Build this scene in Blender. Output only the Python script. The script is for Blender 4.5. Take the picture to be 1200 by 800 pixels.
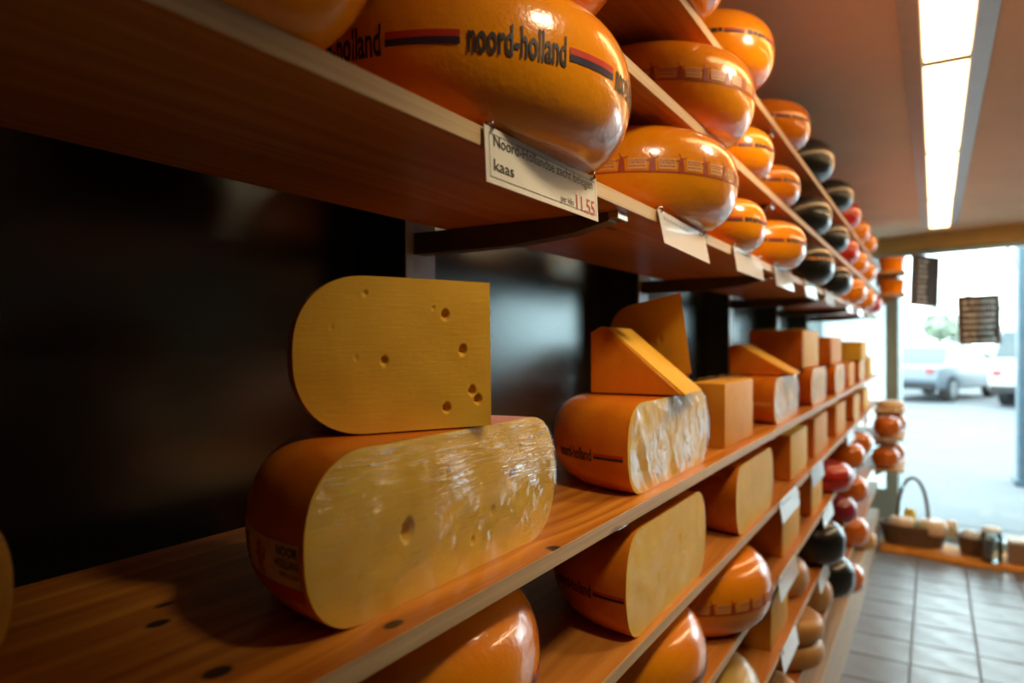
import bpy, bmesh, math, random
from mathutils import Vector, Matrix, noise
random.seed(7)
R = math.radians
for o in list(bpy.data.objects): bpy.data.objects.remove(o, do_unlink=True)
scene = bpy.context.scene
COL = scene.collection
H = 1.45                                   # eye height above the floor

# ------------------------------------------------------------------ camera, sky, exposure
cam = bpy.data.cameras.new('camera'); camo = bpy.data.objects.new('camera', cam); COL.objects.link(camo)
camo.location = (0, 0, H); camo.rotation_euler = (R(90), 0, R(31.75))
cam.lens = 24; cam.sensor_width = 36; cam.shift_y = .0017; cam.clip_start = .02; cam.clip_end = 300
cam.dof.use_dof = True; cam.dof.focus_distance = .76; cam.dof.aperture_fstop = 3.4
scene.camera = camo
world = bpy.data.worlds.new('overcast_sky'); scene.world = world; world.use_nodes = True
bg = world.node_tree.nodes['Background']; bg.inputs[0].default_value = (.80, .95, 1.0, 1); bg.inputs[1].default_value = 6.5
vs = scene.view_settings
vs.view_transform = 'Standard'; vs.look = 'None'; vs.gamma = 1; vs.use_curve_mapping = False
vs.exposure = 0.28
LAMP = 9.0; FILL_LAMP = 25.0; SPOT = 19.0                               # warm ceiling panels, then the added unseen fill strip and fill spots

# ------------------------------------------------------------------ materials
MAT = {}
def newmat(name):
    m = bpy.data.materials.new(name); m.use_nodes = True
    MAT[name] = m
    return m, m.node_tree, m.node_tree.nodes, m.node_tree.links, m.node_tree.nodes['Principled BSDF']
def coords(nt, scale=(1, 1, 1), kind='Object'):
    tc = nt.nodes.new('ShaderNodeTexCoord'); mp = nt.nodes.new('ShaderNodeMapping')
    mp.inputs['Scale'].default_value = scale
    nt.links.new(tc.outputs[kind], mp.inputs[0]); return mp.outputs[0]
def nz(nt, vec, scale, detail=3, rough=.5, dist=0):
    n = nt.nodes.new('ShaderNodeTexNoise'); n.inputs['Scale'].default_value = scale
    n.inputs['Detail'].default_value = detail; n.inputs['Roughness'].default_value = rough
    n.inputs['Distortion'].default_value = dist
    nt.links.new(vec, n.inputs['Vector']); return n.outputs['Fac']
def ramp(nt, fac, stops):
    r = nt.nodes.new('ShaderNodeValToRGB'); e = r.color_ramp.elements
    while len(e) < len(stops): e.new(.5)
    for i, (p, c) in enumerate(stops):
        e[i].position = p; e[i].color = (c[0], c[1], c[2], 1) if len(c) == 3 else c
    nt.links.new(fac, r.inputs[0]); return r.outputs[0]
def bump(nt, h, p, strength=.3, dist=.002):
    b = nt.nodes.new('ShaderNodeBump'); b.inputs['Strength'].default_value = strength; b.inputs['Distance'].default_value = dist
    nt.links.new(h, b.inputs['Height']); nt.links.new(b.outputs[0], p.inputs['Normal']); return b
def mixc(nt, fac, a, b, mode='MIX'):
    m = nt.nodes.new('ShaderNodeMix'); m.data_type = 'RGBA'; m.blend_type = mode
    for s, v in ((m.inputs[0], fac), (m.inputs[6], a), (m.inputs[7], b)):
        if hasattr(v, 'links') or isinstance(v, bpy.types.NodeSocket): nt.links.new(v, s)
        elif isinstance(v, (int, float)): s.default_value = v
        else: s.default_value = (v[0], v[1], v[2], 1)
    return m.outputs[2]
def mth(nt, op, a, b=None, clamp=False):
    m = nt.nodes.new('ShaderNodeMath'); m.operation = op; m.use_clamp = clamp
    for s, v in ((m.inputs[0], a), (m.inputs[1], b)):
        if v is None: continue
        if isinstance(v, bpy.types.NodeSocket): nt.links.new(v, s)
        else: s.default_value = v
    return m.outputs[0]
def simple(name, col, rough=.5, metal=0, var=.12, scale=30, coat=0, bmp=0, spec=.5):
    m, nt, N, L, p = newmat(name)
    f = nz(nt, coords(nt), scale, 4)
    d = tuple(c*(1-var) for c in col); b = tuple(min(1, c*(1+var)) for c in col)
    L.new(ramp(nt, f, [(.3, d), (.7, b)]), p.inputs['Base Color'])
    p.inputs['Roughness'].default_value = rough; p.inputs['Metallic'].default_value = metal
    p.inputs['Coat Weight'].default_value = coat; p.inputs['Coat Roughness'].default_value = .08
    p.inputs['Specular IOR Level'].default_value = spec
    if bmp: bump(nt, f, p, bmp, .003)
    return m
def wax(name, col, dark, rough=.28, coat=.6):
    m, nt, N, L, p = newmat(name)
    v = coords(nt)
    a = nz(nt, v, 9, 5, .6); b = nz(nt, v, 90, 4, .6)
    c = ramp(nt, a, [(.32, dark), (.62, col)])
    c = mixc(nt, mth(nt, 'MULTIPLY', ramp(nt, b, [(.55, (0, 0, 0)), (.75, (1, 1, 1))]), .12), c, (col[0]*.55, col[1]*.45, col[2]*.4))
    L.new(c, p.inputs['Base Color'])
    p.inputs['Roughness'].default_value = rough
    p.inputs['Coat Weight'].default_value = coat; p.inputs['Coat Roughness'].default_value = .07
    h = mth(nt, 'ADD', mth(nt, 'MULTIPLY', nz(nt, v, 60, 3), .5), mth(nt, 'MULTIPLY', nz(nt, v, 220, 2), .25))
    bump(nt, h, p, .35, .0035)
    return m
ORANGE = wax('orange_wax', (.92, .32, .006), (.84, .23, .003), .20, .45)
AMBER = wax('amber_rind', (.82, .24, .008), (.66, .15, .005), .36, .25)
BALLWAX = wax('glossy_brown_orange_wax', (.70, .19, .012), (.55, .12, .008), .14, .8)
BLACKWAX = wax('black_wax', (.012, .016, .018), (.008, .01, .012), .32, .5)
REDWAX = wax('red_wax', (.62, .03, .018), (.45, .018, .014))
PURPLEWAX = wax('plum_wax', (.30, .02, .045), (.2, .012, .03))
TANRIND = wax('tan_rind', (.60, .33, .09), (.44, .22, .05), .5, .15)
OLIVERIND = wax('olive_yellow_rind', (.62, .40, .07), (.48, .30, .05), .4, .3)
def paste(name, col, dark):
    m, nt, N, L, p = newmat(name)
    v = coords(nt)
    a = nz(nt, v, 14, 5, .55)
    c = ramp(nt, a, [(.3, dark), (.68, col)])
    # thin darker line close to the rind is left to the rind itself; fine knife streaks here
    s = nz(nt, coords(nt, (1, 6, 70)), 6, 3)
    c = mixc(nt, mth(nt, 'MULTIPLY', ramp(nt, s, [(.5, (0, 0, 0)), (.8, (1, 1, 1))]), .12), c, (.9, .60, .12))
    L.new(c, p.inputs['Base Color']); p.inputs['Roughness'].default_value = .6; p.inputs['Specular IOR Level'].default_value = .22
    p.inputs['Subsurface Weight'].default_value = .15; p.inputs['Subsurface Radius'].default_value = (.02, .008, .002)
    p.inputs['Subsurface Scale'].default_value = .3
    bump(nt, mth(nt, 'ADD', s, nz(nt, v, 120, 3)), p, .12, .002)
    return m
PASTE = paste('yellow_cheese_paste', (.88, .50, .045), (.80, .42, .030))
PALEPASTE = paste('pale_cheese_paste', (.88, .58, .065), (.80, .48, .040))
OLDPASTE = paste('aged_cheese_paste', (.80, .42, .045), (.70, .33, .03))

def film_mat(name, haze, rough=.1, scale=(1, 9, 40), bs=.6, refl=1.2, zlo=None, crs=24, crv=(1, .5, 1.3), crk=.9, base=0.0, cap=.2):
    """stretched film: mostly clear, a thin gloss over slight waves, finely pleated where it is gathered towards zlo and above"""
    m, nt, N, L, p = newmat(name); N.remove(p)
    out = N['Material Output']
    v2 = coords(nt)
    wv = coords(nt, scale); wv.node.inputs['Rotation'].default_value = (R(-14), 0, 0)
    st = nz(nt, wv, 3.2, 3, .55, .4); big = nz(nt, v2, 13, 2, .5, .4)
    patch = ramp(nt, nz(nt, v2, 20, 3, .6, .8), [(.40, (.25, .25, .25)), (.60, (1, 1, 1))])
    vo = N.new('ShaderNodeTexVoronoi'); vo.inputs['Scale'].default_value = crs; vo.feature = 'SMOOTH_F1'; vo.inputs['Smoothness'].default_value = .25
    dn = N.new('ShaderNodeVectorMath'); dn.operation = 'MULTIPLY_ADD'; nn = N.new('ShaderNodeTexNoise'); nn.inputs['Scale'].default_value = 30; L.new(v2, nn.inputs['Vector'])
    L.new(nn.outputs['Color'], dn.inputs[0]); dn.inputs[1].default_value = (.05, .05, .05)
    cr = coords(nt, crv); cr.node.inputs['Rotation'].default_value = (R(-25), 0, 0); L.new(cr, dn.inputs[2]); L.new(dn.outputs[0], vo.inputs['Vector'])
    h = mth(nt, 'ADD', mth(nt, 'MULTIPLY', big, .5), mth(nt, 'MULTIPLY', vo.outputs['Distance'], crk))
    if zlo is not None:
        sep = N.new('ShaderNodeSeparateXYZ'); L.new(v2, sep.inputs[0])
        gz = mth(nt, 'MULTIPLY', mth(nt, 'SUBTRACT', sep.outputs[2], zlo), 16, True)
        gz = mth(nt, 'ADD', mth(nt, 'MULTIPLY', gz, .97), .04, True)
        h = mth(nt, 'ADD', h, mth(nt, 'MULTIPLY', mth(nt, 'MULTIPLY', st, gz), 1.9))
    else:
        gz = 1.0; h = mth(nt, 'ADD', h, mth(nt, 'MULTIPLY', st, .5))
    b = N.new('ShaderNodeBump'); b.inputs['Strength'].default_value = bs; b.inputs['Distance'].default_value = .006
    L.new(h, b.inputs['Height'])
    gl = N.new('ShaderNodeBsdfGlossy'); gl.inputs['Roughness'].default_value = rough; gl.inputs['Color'].default_value = (1, 1, 1, 1)
    L.new(b.outputs[0], gl.inputs['Normal'])
    tr = N.new('ShaderNodeBsdfTransparent')
    df = N.new('ShaderNodeBsdfDiffuse'); df.inputs['Color'].default_value = (.9, .88, .82, 1)
    lw = N.new('ShaderNodeFresnel'); lw.inputs['IOR'].default_value = 1.45
    m1 = N.new('ShaderNodeMixShader'); L.new(mth(nt, 'MULTIPLY', mth(nt, 'MINIMUM', mth(nt, 'MULTIPLY', lw.outputs[0], refl), cap), patch, True), m1.inputs[0])
    L.new(tr.outputs[0], m1.inputs[1]); L.new(gl.outputs[0], m1.inputs[2])
    hz = ramp(nt, st, [(.56, (0, 0, 0)), (.74, (1, 1, 1))])
    m2 = N.new('ShaderNodeMixShader'); L.new(mth(nt, 'ADD', mth(nt, 'MULTIPLY', mth(nt, 'MULTIPLY', hz, haze), gz), base), m2.inputs[0])
    L.new(m1.outputs[0], m2.inputs[1]); L.new(df.outputs[0], m2.inputs[2])
    L.new(m2.outputs[0], out.inputs['Surface'])
    return m
FILM = film_mat('cling_film', .85, .05, (1, 7, 75), .60, 2.4, .062, crk=.8, base=.0, cap=.27)
FILMTHIN = film_mat('tight_cling_film', .10, .12, (1, 10, 60), .25, .6, .09, cap=.05)
FILMWHITE = film_mat('crumpled_cling_film', .25, .07, (1, 24, 7), .38, 2.0, .05, crs=18, cap=.34)

KNOTS_A = [(-.404, .282, .0075, .0105), (-.514, .307, .0065, .010), (-.546, .332, .004, .009), (-.357, .402, .0055, .010), (-.341, .641, .012, .009)]
def pine(name, light, dark, knots=(), yknot=True, contrast=1.0, rough=.38):
    m, nt, N, L, p = newmat(name)
    tc = N.new('ShaderNodeTexCoord'); ob = tc.outputs['Object']
    sep = N.new('ShaderNodeSeparateXYZ'); L.new(ob, sep.inputs[0])
    warp = nz(nt, coords(nt, (3, .9, 3)), 2.2, 2, .5)
    k = None; push = None
    for (kx, ky, rx, ry) in knots:
        dx = mth(nt, 'DIVIDE', mth(nt, 'SUBTRACT', sep.outputs[0], kx), rx)
        dy = mth(nt, 'DIVIDE', mth(nt, 'SUBTRACT', sep.outputs[1], ky), ry)
        d = mth(nt, 'SQRT', mth(nt, 'ADD', mth(nt, 'MULTIPLY', dx, dx), mth(nt, 'MULTIPLY', dy, dy)))
        g = mth(nt, 'SUBTRACT', 1, mth(nt, 'MULTIPLY', d, .7), True)
        w = mth(nt, 'DIVIDE', 1, mth(nt, 'ADD', 1, mth(nt, 'MULTIPLY', d, mth(nt, 'MULTIPLY', d, .35))))
        k = g if k is None else mth(nt, 'MAXIMUM', k, g)
        push = w if push is None else mth(nt, 'ADD', push, w)
    gx = mth(nt, 'ADD', sep.outputs[0], mth(nt, 'MULTIPLY', warp, .06))
    if push is not None: gx = mth(nt, 'ADD', gx, mth(nt, 'MULTIPLY', push, .012))
    cx = N.new('ShaderNodeCombineXYZ')
    L.new(mth(nt, 'MULTIPLY', gx, 70), cx.inputs[0]); L.new(mth(nt, 'MULTIPLY', sep.outputs[1], .9), cx.inputs[1])
    L.new(mth(nt, 'MULTIPLY', sep.outputs[2], 160), cx.inputs[2])
    g1 = nz(nt, cx.outputs[0], 1.0, 3, .6)
    g2 = nz(nt, coords(nt, (220, 5, 260)), 1.0, 2, .5)
    c = ramp(nt, g1, [(.34, dark), (.5, tuple((a+b)/2 for a, b in zip(light, dark))), (.62, light)])
    c = mixc(nt, mth(nt, 'MULTIPLY', g2, .35*contrast), c, dark)
    if yknot:   # scattered knots
        vo = N.new('ShaderNodeTexVoronoi'); vo.inputs['Scale'].default_value = 1; L.new(coords(nt, (9, 2.6, 9)), vo.inputs['Vector'])
        kk = ramp(nt, vo.outputs['Distance'], [(.03, (1, 1, 1)), (.08, (0, 0, 0))])
        c = mixc(nt, mth(nt, 'MULTIPLY', kk, .85), c, (.05, .018, .006))
    if k is not None:
        c = mixc(nt, ramp(nt, mth(nt, 'ADD', k, mth(nt, 'MULTIPLY', g2, .12)), [(.22, (0, 0, 0)), (.5, (1, 1, 1))]), c, (.045, .016, .006))
    L.new(c, p.inputs['Base Color']); p.inputs['Roughness'].default_value = rough
    bump(nt, mth(nt, 'ADD', g1, g2), p, .12, .001)
    return m
PINE_TOP = pine('varnished_pine', (.76, .31, .035), (.46, .135, .010), KNOTS_A, False)
PINE = pine('orange_pine', (.66, .27, .045), (.46, .155, .02))
PINE_EDGE = pine('pale_pine_edge', (.72, .52, .28), (.54, .35, .16), (), True, 1.3, .5)
PINE_GREY = pine('worn_pale_pine', (.55, .42, .30), (.40, .28, .18), (), True, 1.2, .5)

BLACKWALL = simple('black_panel', (.006, .011, .013), .27, 0, .15, 6, 0, 0, 1.0)
BLACKWALL.node_tree.nodes['Principled BSDF'].inputs['IOR'].default_value = 1.75; BLACKWALL.node_tree.nodes['Principled BSDF'].inputs['Specular Tint'].default_value = (.8, .97, 1, 1)
STEEL = simple('grey_blue_steel', (.48, .58, .61), .38, .2, .1, 20)
BRACKET = simple('dark_bronze_metal', (.11, .085, .065), .45, .4, .15, 30)
CHROME = simple('bright_steel', (.6, .62, .64), .25, 1, .05, 30)
CEIL = simple('ceiling_paint', (.93, .68, .46), .8, 0, .05, 3)
BEAM = simple('olive_beam_paint', (.70, .50, .18), .6, 0, .08, 8)
WHITE = simple('white_metal', (.72, .76, .80), .4, 0, .04, 20)
WALLPAINT = simple('shop_wall_paint', (.09, .105, .11), .8, 0, .06, 5)
FRAME = simple('grey_green_frame', (.55, .72, .74), .4, .1, .05, 15)
CARD = simple('white_card', (.74, .70, .58), .45, 0, .03, 40, .3)
CARDCOOL = simple('cool_white_card', (.84, .86, .86), .3, 0, .02, 40, 1.0)
INK = simple('dark_ink', (.035, .028, .022), .5, 0, .1, 60)
REDINK = simple('red_ink', (.55, .035, .012), .45, 0, .1, 60)
BRICKINK = simple('brick_red_ink', (.42, .06, .015), .45, 0, .1, 60)
BLUEINK = simple('blue_black_ink', (.03, .02, .05), .45, 0, .1, 60)
CREAMINK = simple('cream_print', (.80, .38, .09), .45, 0, .08, 60)
CREAMLABEL = simple('cream_paper_label', (.78, .52, .27), .5, 0, .06, 60)
GROUT = simple('grout', (.16, .17, .18), .7, 0, .1, 40)
EYE = simple('hole_shade', (.5, .25, .04), .5)

def tile_mat():
    m, nt, N, L, p = newmat('slate_tile')
    oi = N.new('ShaderNodeObjectInfo')
    f = nz(nt, coords(nt), 9, 5, .6)
    c1 = ramp(nt, oi.outputs['Random'], [(0, (.17, .175, .21)), (.5, (.24, .28, .32)), (1, (.20, .205, .24))])
    c2 = mixc(nt, mth(nt, 'MULTIPLY', f, .5), c1, (.13, .135, .16))
    L.new(c2, p.inputs['Base Color']); L.new(ramp(nt, f, [(.3, (.28, .28, .28)), (.7, (.5, .5, .5))]), p.inputs['Roughness'])
    p.inputs['Specular IOR Level'].default_value = .8; bump(nt, f, p, .2, .003); return m
TILE = tile_mat()
def emit(name, col, s, streak=True):
    m, nt, N, L, p = newmat(name)
    f = nz(nt, coords(nt, (3, .8, 1)), 2.0, 3)
    L.new(ramp(nt, f, [(.3, tuple(c*.86 for c in col)), (.6, col)]), p.inputs['Emission Color'])
    p.inputs['Emission Strength'].default_value = s
    p.inputs['Base Color'].default_value = (.8, .75, .65, 1); return m
PANEL = emit('lit_yellow_panel', (1, .56, .24), LAMP)
FILL_PANEL = emit('fill_panel', (1, .70, .38), FILL_LAMP)  # glow of the added out-of-view strip
def glass_mat(name, tint=(.95, 1, 1), refl=1.0):
    m, nt, N, L, p = newmat(name); N.remove(p)
    tr = N.new('ShaderNodeBsdfTransparent'); tr.inputs[0].default_value = (*tint, 1)
    gl = N.new('ShaderNodeBsdfGlossy'); gl.inputs['Roughness'].default_value = .02
    fr = N.new('ShaderNodeFresnel'); fr.inputs['IOR'].default_value = 1.45
    mx = N.new('ShaderNodeMixShader'); L.new(mth(nt, 'MULTIPLY', fr.outputs[0], refl), mx.inputs[0])
    L.new(tr.outputs[0], mx.inputs[1]); L.new(gl.outputs[0], mx.inputs[2]); L.new(mx.outputs[0], N['Material Output'].inputs['Surface'])
    return m
GLASS = glass_mat('window_glass')
JARGLASS = glass_mat('jar_glass', (.86, .9, .9), 1.5)
def frosted():
    m, nt, N, L, p = newmat('frosted_film'); N.remove(p)
    t = N.new('ShaderNodeBsdfTranslucent'); t.inputs[0].default_value = (.86, .95, .95, 1)
    d = N.new('ShaderNodeBsdfDiffuse'); d.inputs[0].default_value = (.8, .85, .85, 1)
    mx = N.new('ShaderNodeMixShader'); mx.inputs[0].default_value = .25
    L.new(t.outputs[0], mx.inputs[1]); L.new(d.outputs[0], mx.inputs[2]); L.new(mx.outputs[0], N['Material Output'].inputs['Surface']); return m
FROST = frosted()
WICKER = simple('brown_wicker', (.17, .095, .045), .6, 0, .35, 60, 0, .4)
CLOTH = simple('orange_cloth', (.62, .25, .03), .8, 0, .2, 18)
BREAD = simple('cream_wax', (.85, .66, .46), .45, 0, .08, 20)
LEAF = simple('green_leaf', (.12, .25, .05), .5, 0, .3, 20)
YELLOW = simple('yellow_wax', (.80, .62, .08), .4)
CARDBOARD = simple('brown_cardboard', (.30, .19, .12), .8, 0, .1, 20)
PAPER = simple('white_paper', (.85, .86, .84), .6, 0, .05, 20)
NAVY = simple('dark_blue_glaze', (.02, .035, .06), .2, 0, .3, 20, .6)
ASPHALT = simple('pale_asphalt', (.125, .133, .143), .85, 0, .06, 1.5)
KERB = simple('pavement_slab', (.12, .13, .14), .8, 0, .08, 3)
CARSILVER = simple('silver_car_paint', (.13, .16, .19), .3, .3, .03, 2, .8)
CARWHITE = simple('white_car_paint', (.55, .57, .59), .3, 0, .02, 2, .8)
CARGLASS = simple('car_window_glass', (.05, .075, .085), .08, 0, .05, 2, .5)
TYRE = simple('black_rubber', (.02, .02, .022), .8)
TAIL = simple('red_tail_lens', (.30, .06, .06), .25)
COLUMN = simple('blue_grey_column', (.05, .09, .12), .5, 0, .06, 8)
BARK = simple('grey_bark', (.22, .19, .17), .9)
FOLIAGE = simple('pale_green_foliage', (.30, .36, .26), .8, 0, .25, 3)
HEDGE = simple('hedge_green', (.18, .30, .10), .8, 0, .25, 3)
CHALKBOARD = simple('dark_brown_board', (.055, .04, .032), .6, 0, .2, 12)
CHALK = simple('white_chalk', (.92, .94, .95), .8, 0, .2, 80)
WOODBROWN = simple('brown_wood', (.20, .105, .06), .55, 0, .25, 15)

# ------------------------------------------------------------------ mesh helpers
class MB:
    def __init__(s): s.v = []; s.f = []; s.mi = []
    def add(s, vs, fs, mi=0):
        b = len(s.v); s.v += [tuple(v) for v in vs]; s.f += [tuple(b+i for i in f) for f in fs]; s.mi += [mi]*len(fs); return s
    def box(s, x0, x1, y0, y1, z0, z1, mi=0):
        return s.add([(x0, y0, z0), (x1, y0, z0), (x1, y1, z0), (x0, y1, z0), (x0, y0, z1), (x1, y0, z1), (x1, y1, z1), (x0, y1, z1)],
                     [(0, 3, 2, 1), (4, 5, 6, 7), (0, 1, 5, 4), (1, 2, 6, 5), (2, 3, 7, 6), (3, 0, 4, 7)], mi)
    def tube(s, pts, r, n=8, mi=0, closed=False):
        pts = [Vector(p) for p in pts]; rs = r if isinstance(r, (list, tuple)) else [r]*len(pts)
        rings = []; L = len(pts)
        for i, p in enumerate(pts):
            a = pts[(i-1) % L] if (closed or i > 0) else p; b = pts[(i+1) % L] if (closed or i < L-1) else p
            t = (b-a).normalized(); up = Vector((0, 0, 1)) if abs(t.z) < .95 else Vector((1, 0, 0))
            u = t.cross(up).normalized(); w = u.cross(t)
            rings.append([p + (u*math.cos(2*math.pi*k/n) + w*math.sin(2*math.pi*k/n))*rs[i] for k in range(n)])
        vs = [v for rg in rings for v in rg]; fs = []
        for i in range(L if closed else L-1):
            j = (i+1) % L
            for k in range(n): fs.append((i*n+k, i*n+(k+1) % n, j*n+(k+1) % n, j*n+k))
        if not closed: fs += [tuple(range(n))[::-1], tuple((L-1)*n+k for k in range(n))]
        return s.add(vs, fs, mi)
    def lathe(s, prof, n=32, c=(0, 0, 0), a0=0, a1=2*math.pi, mi=0, sx=1, sy=1):
        full = abs(a1-a0-2*math.pi) < 1e-6; m = n if full else n+1
        vs = []; fs = []
        for k in range(m):
            a = a0+(a1-a0)*k/n; ca, sa = math.cos(a), math.sin(a)
            for (r, z) in prof: vs.append((c[0]+r*ca*sx, c[1]+r*sa*sy, c[2]+z))
        P = len(prof)
        for k in range(n):
            j = (k+1) % m
            for i in range(P-1):
                fs.append((k*P+i, j*P+i, j*P+i+1, k*P+i+1))
        return s.add(vs, fs, mi)
    def prism(s, poly, x0, x1, axis='x', mi=0):
        n = len(poly); f = {'x': lambda p, t: (t, p[0], p[1]), 'y': lambda p, t: (p[0], t, p[1]), 'z': lambda p, t: (p[0], p[1], t)}[axis]
        vs = [f(p, x0) for p in poly]+[f(p, x1) for p in poly]
        fs = [tuple(range(n))[::-1], tuple(range(n, 2*n))]+[(i, (i+1) % n, n+(i+1) % n, n+i) for i in range(n)]
        return s.add(vs, fs, mi)
    def mesh(s, name, mats, smooth=False, bevel=0, seg=2, merge=False, recalc=True):
        me = bpy.data.meshes.new(name); me.from_pydata(s.v, [], s.f)
        mats = mats if isinstance(mats, (list, tuple)) else [mats]
        for m in mats: me.materials.append(m)
        for p, i in zip(me.polygons, s.mi): p.material_index = i
        bm = bmesh.new(); bm.from_mesh(me)
        if merge: bmesh.ops.remove_doubles(bm, verts=bm.verts, dist=1e-6)
        if bevel:
            bmesh.ops.bevel(bm, geom=[e for e in bm.edges if len(e.link_faces) == 2 and e.calc_face_angle(0) > .5], offset=bevel, segments=seg, profile=.6, affect='EDGES')
        if recalc: bmesh.ops.recalc_face_normals(bm, faces=bm.faces)
        bm.to_mesh(me); bm.free()
        if smooth: me.shade_smooth()
        if smooth and bevel: me.set_sharp_from_angle(angle=R(50))
        elif smooth == 'auto': me.set_sharp_from_angle(angle=R(40))
        return me
def link(name, me, parent=None, loc=(0, 0, 0), rz=0):
    o = bpy.data.objects.new(name, me); COL.objects.link(o); o.location = loc; o.rotation_euler = (0, 0, rz)
    if parent: o.parent = parent
    return o
def empty(name, loc, rz=0, rot=None):
    o = bpy.data.objects.new(name, None); COL.objects.link(o); o.location = loc; o.rotation_euler = rot or (0, 0, rz); o.empty_display_size = .05; return o
def tag(o, label, cat, group=None):
    o['label'] = label; o['category'] = cat
    if group: o['group'] = group
    return o
def struct(o, label=None):
    o['kind'] = 'structure'
    if label: o['label'] = label
    return o
_txt = {}
def text2d(s, bold=0, spacing=1.0):
    key = (s, bold, spacing)
    if key in _txt: return _txt[key]
    cu = bpy.data.curves.new('t', 'FONT'); cu.body = s; cu.size = 1; cu.offset = bold; cu.space_character = spacing; cu.resolution_u = 3
    ob = bpy.data.objects.new('t', cu); COL.objects.link(ob); bpy.context.view_layer.update()
    dg = bpy.context.evaluated_depsgraph_get()
    me = bpy.data.meshes.new_from_object(ob.evaluated_get(dg))
    v = [(a.co.x, a.co.y) for a in me.vertices]; f = [tuple(p.vertices) for p in me.polygons]
    bpy.data.objects.remove(ob, do_unlink=True); bpy.data.meshes.remove(me); bpy.data.curves.remove(cu)
    xs = [a[0] for a in v]; x0 = min(xs); w = max(xs)-x0
    _txt[key] = ([(a[0]-x0, a[1]) for a in v], f, w); return _txt[key]
def fit(s, width, capheight, bold=0):
    v, f, w = text2d(s, bold); return [(a*width/w, b*capheight/.70) for a, b in v], f

# ------------------------------------------------------------------ cheese shapes
def prof(r, h, e, n=2.3, steps=14, zoff=0):
    pts = [(0, 0), ((r-e)*.5, 0), (r-e, 0)]
    for i in range(1, 2*steps):
        t = -math.pi/2+math.pi*i/(2*steps); c, s = math.cos(t), math.sin(t)
        pts.append((r-e+e*abs(c)**(2/n), h/2+h/2*math.copysign(abs(s)**(2/n), s)))
    pts += [(r-e, h), ((r-e)*.5, h), (0, h)]; return pts
def RZ(r, h, e, z, n=2.3):
    q = min(1, abs(2*z/h-1)); return r-e+e*(1-q**n)**(1/n)
_cache = {}
def rind_mesh(r, h, e, mat, a0=0, a1=2*math.pi, seg=72):
    key = ('rind', r, h, e, mat.name, a0, a1)
    if key not in _cache:
        m = MB(); m.lathe(prof(r, h, e), max(8, int(seg*(a1-a0)/(2*math.pi))), (0, 0, 0), a0, a1)
        # gentle handmade unevenness
        vs = []
        for (x, y, z) in m.v:
            q = noise.noise(Vector((x*9, y*9, z*9+r*31)))*.0006
            l = math.hypot(x, y)
            if l > 1e-4 and 0.002 < z < h-.002: x += x/l*q; y += y/l*q
            vs.append((x, y, z))
        m.v = vs
        _cache[key] = m.mesh('rind', mat, True, merge=True)
    return _cache[key]
def face_mesh(r, h, e, mat, smin=-1, smax=1, ny=90, nzz=44, holes=(), x=0, wob=.0008, seed=0, streak=0, shrink=1.0, bulges=()):
    m = MB(); vs = []
    for j in range(nzz+1):
        q = -math.cos(math.pi*j/nzz)      # denser near the top and bottom edges
        z = h/2+h/2*q
        w = RZ(r, h, e, z)*shrink; z = h/2+h/2*q*shrink
        for i in range(ny+1):
            s = smin+(smax-smin)*i/ny; y = s*w
            d = x+wob*noise.noise(Vector((y*25, z*25, seed)))
            if streak:
                d += streak*(noise.noise(Vector((y*34+z*20, z*9-y*6, seed+3)))*.7+noise.noise(Vector((y*11, z*60+y*30, seed+9)))*.5)+streak*.8
            for (by, bz, sy, sz, am) in bulges: d += am*math.exp(-((y-by)/sy)**2-((z-bz)/sz)**2)
            for (hy, hz, hr, hd) in holes:
                dd = math.hypot((y-hy), (z-hz)*.85)/hr
                if dd < 1: d -= hd*math.sqrt(1-dd*dd)
            vs.append((d, y, z))
    fs = [(j*(ny+1)+i, j*(ny+1)+i+1, (j+1)*(ny+1)+i+1, (j+1)*(ny+1)+i) for j in range(nzz) for i in range(ny)]
    m.add(vs, fs); return m.mesh('cut_face', mat, True, recalc=False)
def wrap(pts, faces, r, h, e, phi0, z0, off=.0008):
    """flat print (s along the girth, t up) laid on the curved rind"""
    out = []
    for (s, t) in pts:
        z = z0+t; ph = phi0+s/r; rr = RZ(r, h, e, z)+off; out.append((rr*math.cos(ph), rr*math.sin(ph), z))
    return out, faces
def strip(s0, s1, t0, t1, n=None, nt=2):
    n = n or max(2, int(abs(s1-s0)/.006))
    v = [(s0+(s1-s0)*i/n, t0+(t1-t0)*j/nt) for j in range(nt+1) for i in range(n+1)]
    f = [(j*(n+1)+i, j*(n+1)+i+1, (j+1)*(n+1)+i+1, (j+1)*(n+1)+i) for j in range(nt) for i in range(n)]
    return v, f
def band_named(parent, r, h, e, phis, zc, k=1.0, textlen=.098, bar=.058, hgt=.021):
    """lettering and red-over-black bars repeated round the girth; phis = phase of each repeat's lettering centre"""
    key = ('named', r, h, e, zc, k, textlen)
    if key not in _cache:
        mt, mr, mb = MB(), MB(), MB()
        v, f = fit('noord-holland', textlen*k, hgt*k*.92, .022)
        mt.add(*wrap([(a-textlen*k/2, b-hgt*k*.42) for a, b in v], f, r, h, e, 0, zc, .0007))
        s0 = textlen*k/2+.004*k
        v, f = strip(s0, s0+bar*k, .0003, hgt*k*.22); mr.add(*wrap(v, f, r, h, e, 0, zc, .0005))
        v, f = strip(s0, s0+bar*k, -hgt*k*.21, 0); mb.add(*wrap(v, f, r, h, e, 0, zc, .0005))
        _cache[key] = (mt.mesh('lettering', INK), mr.mesh('red_bar', REDINK, True), mb.mesh('black_bar', BLUEINK, True))
    for ph in phis:
        for nme, me in zip(('lettering', 'red_bar', 'black_bar'), _cache[key]): link(nme, me, parent, (0, 0, 0), ph)
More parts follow.
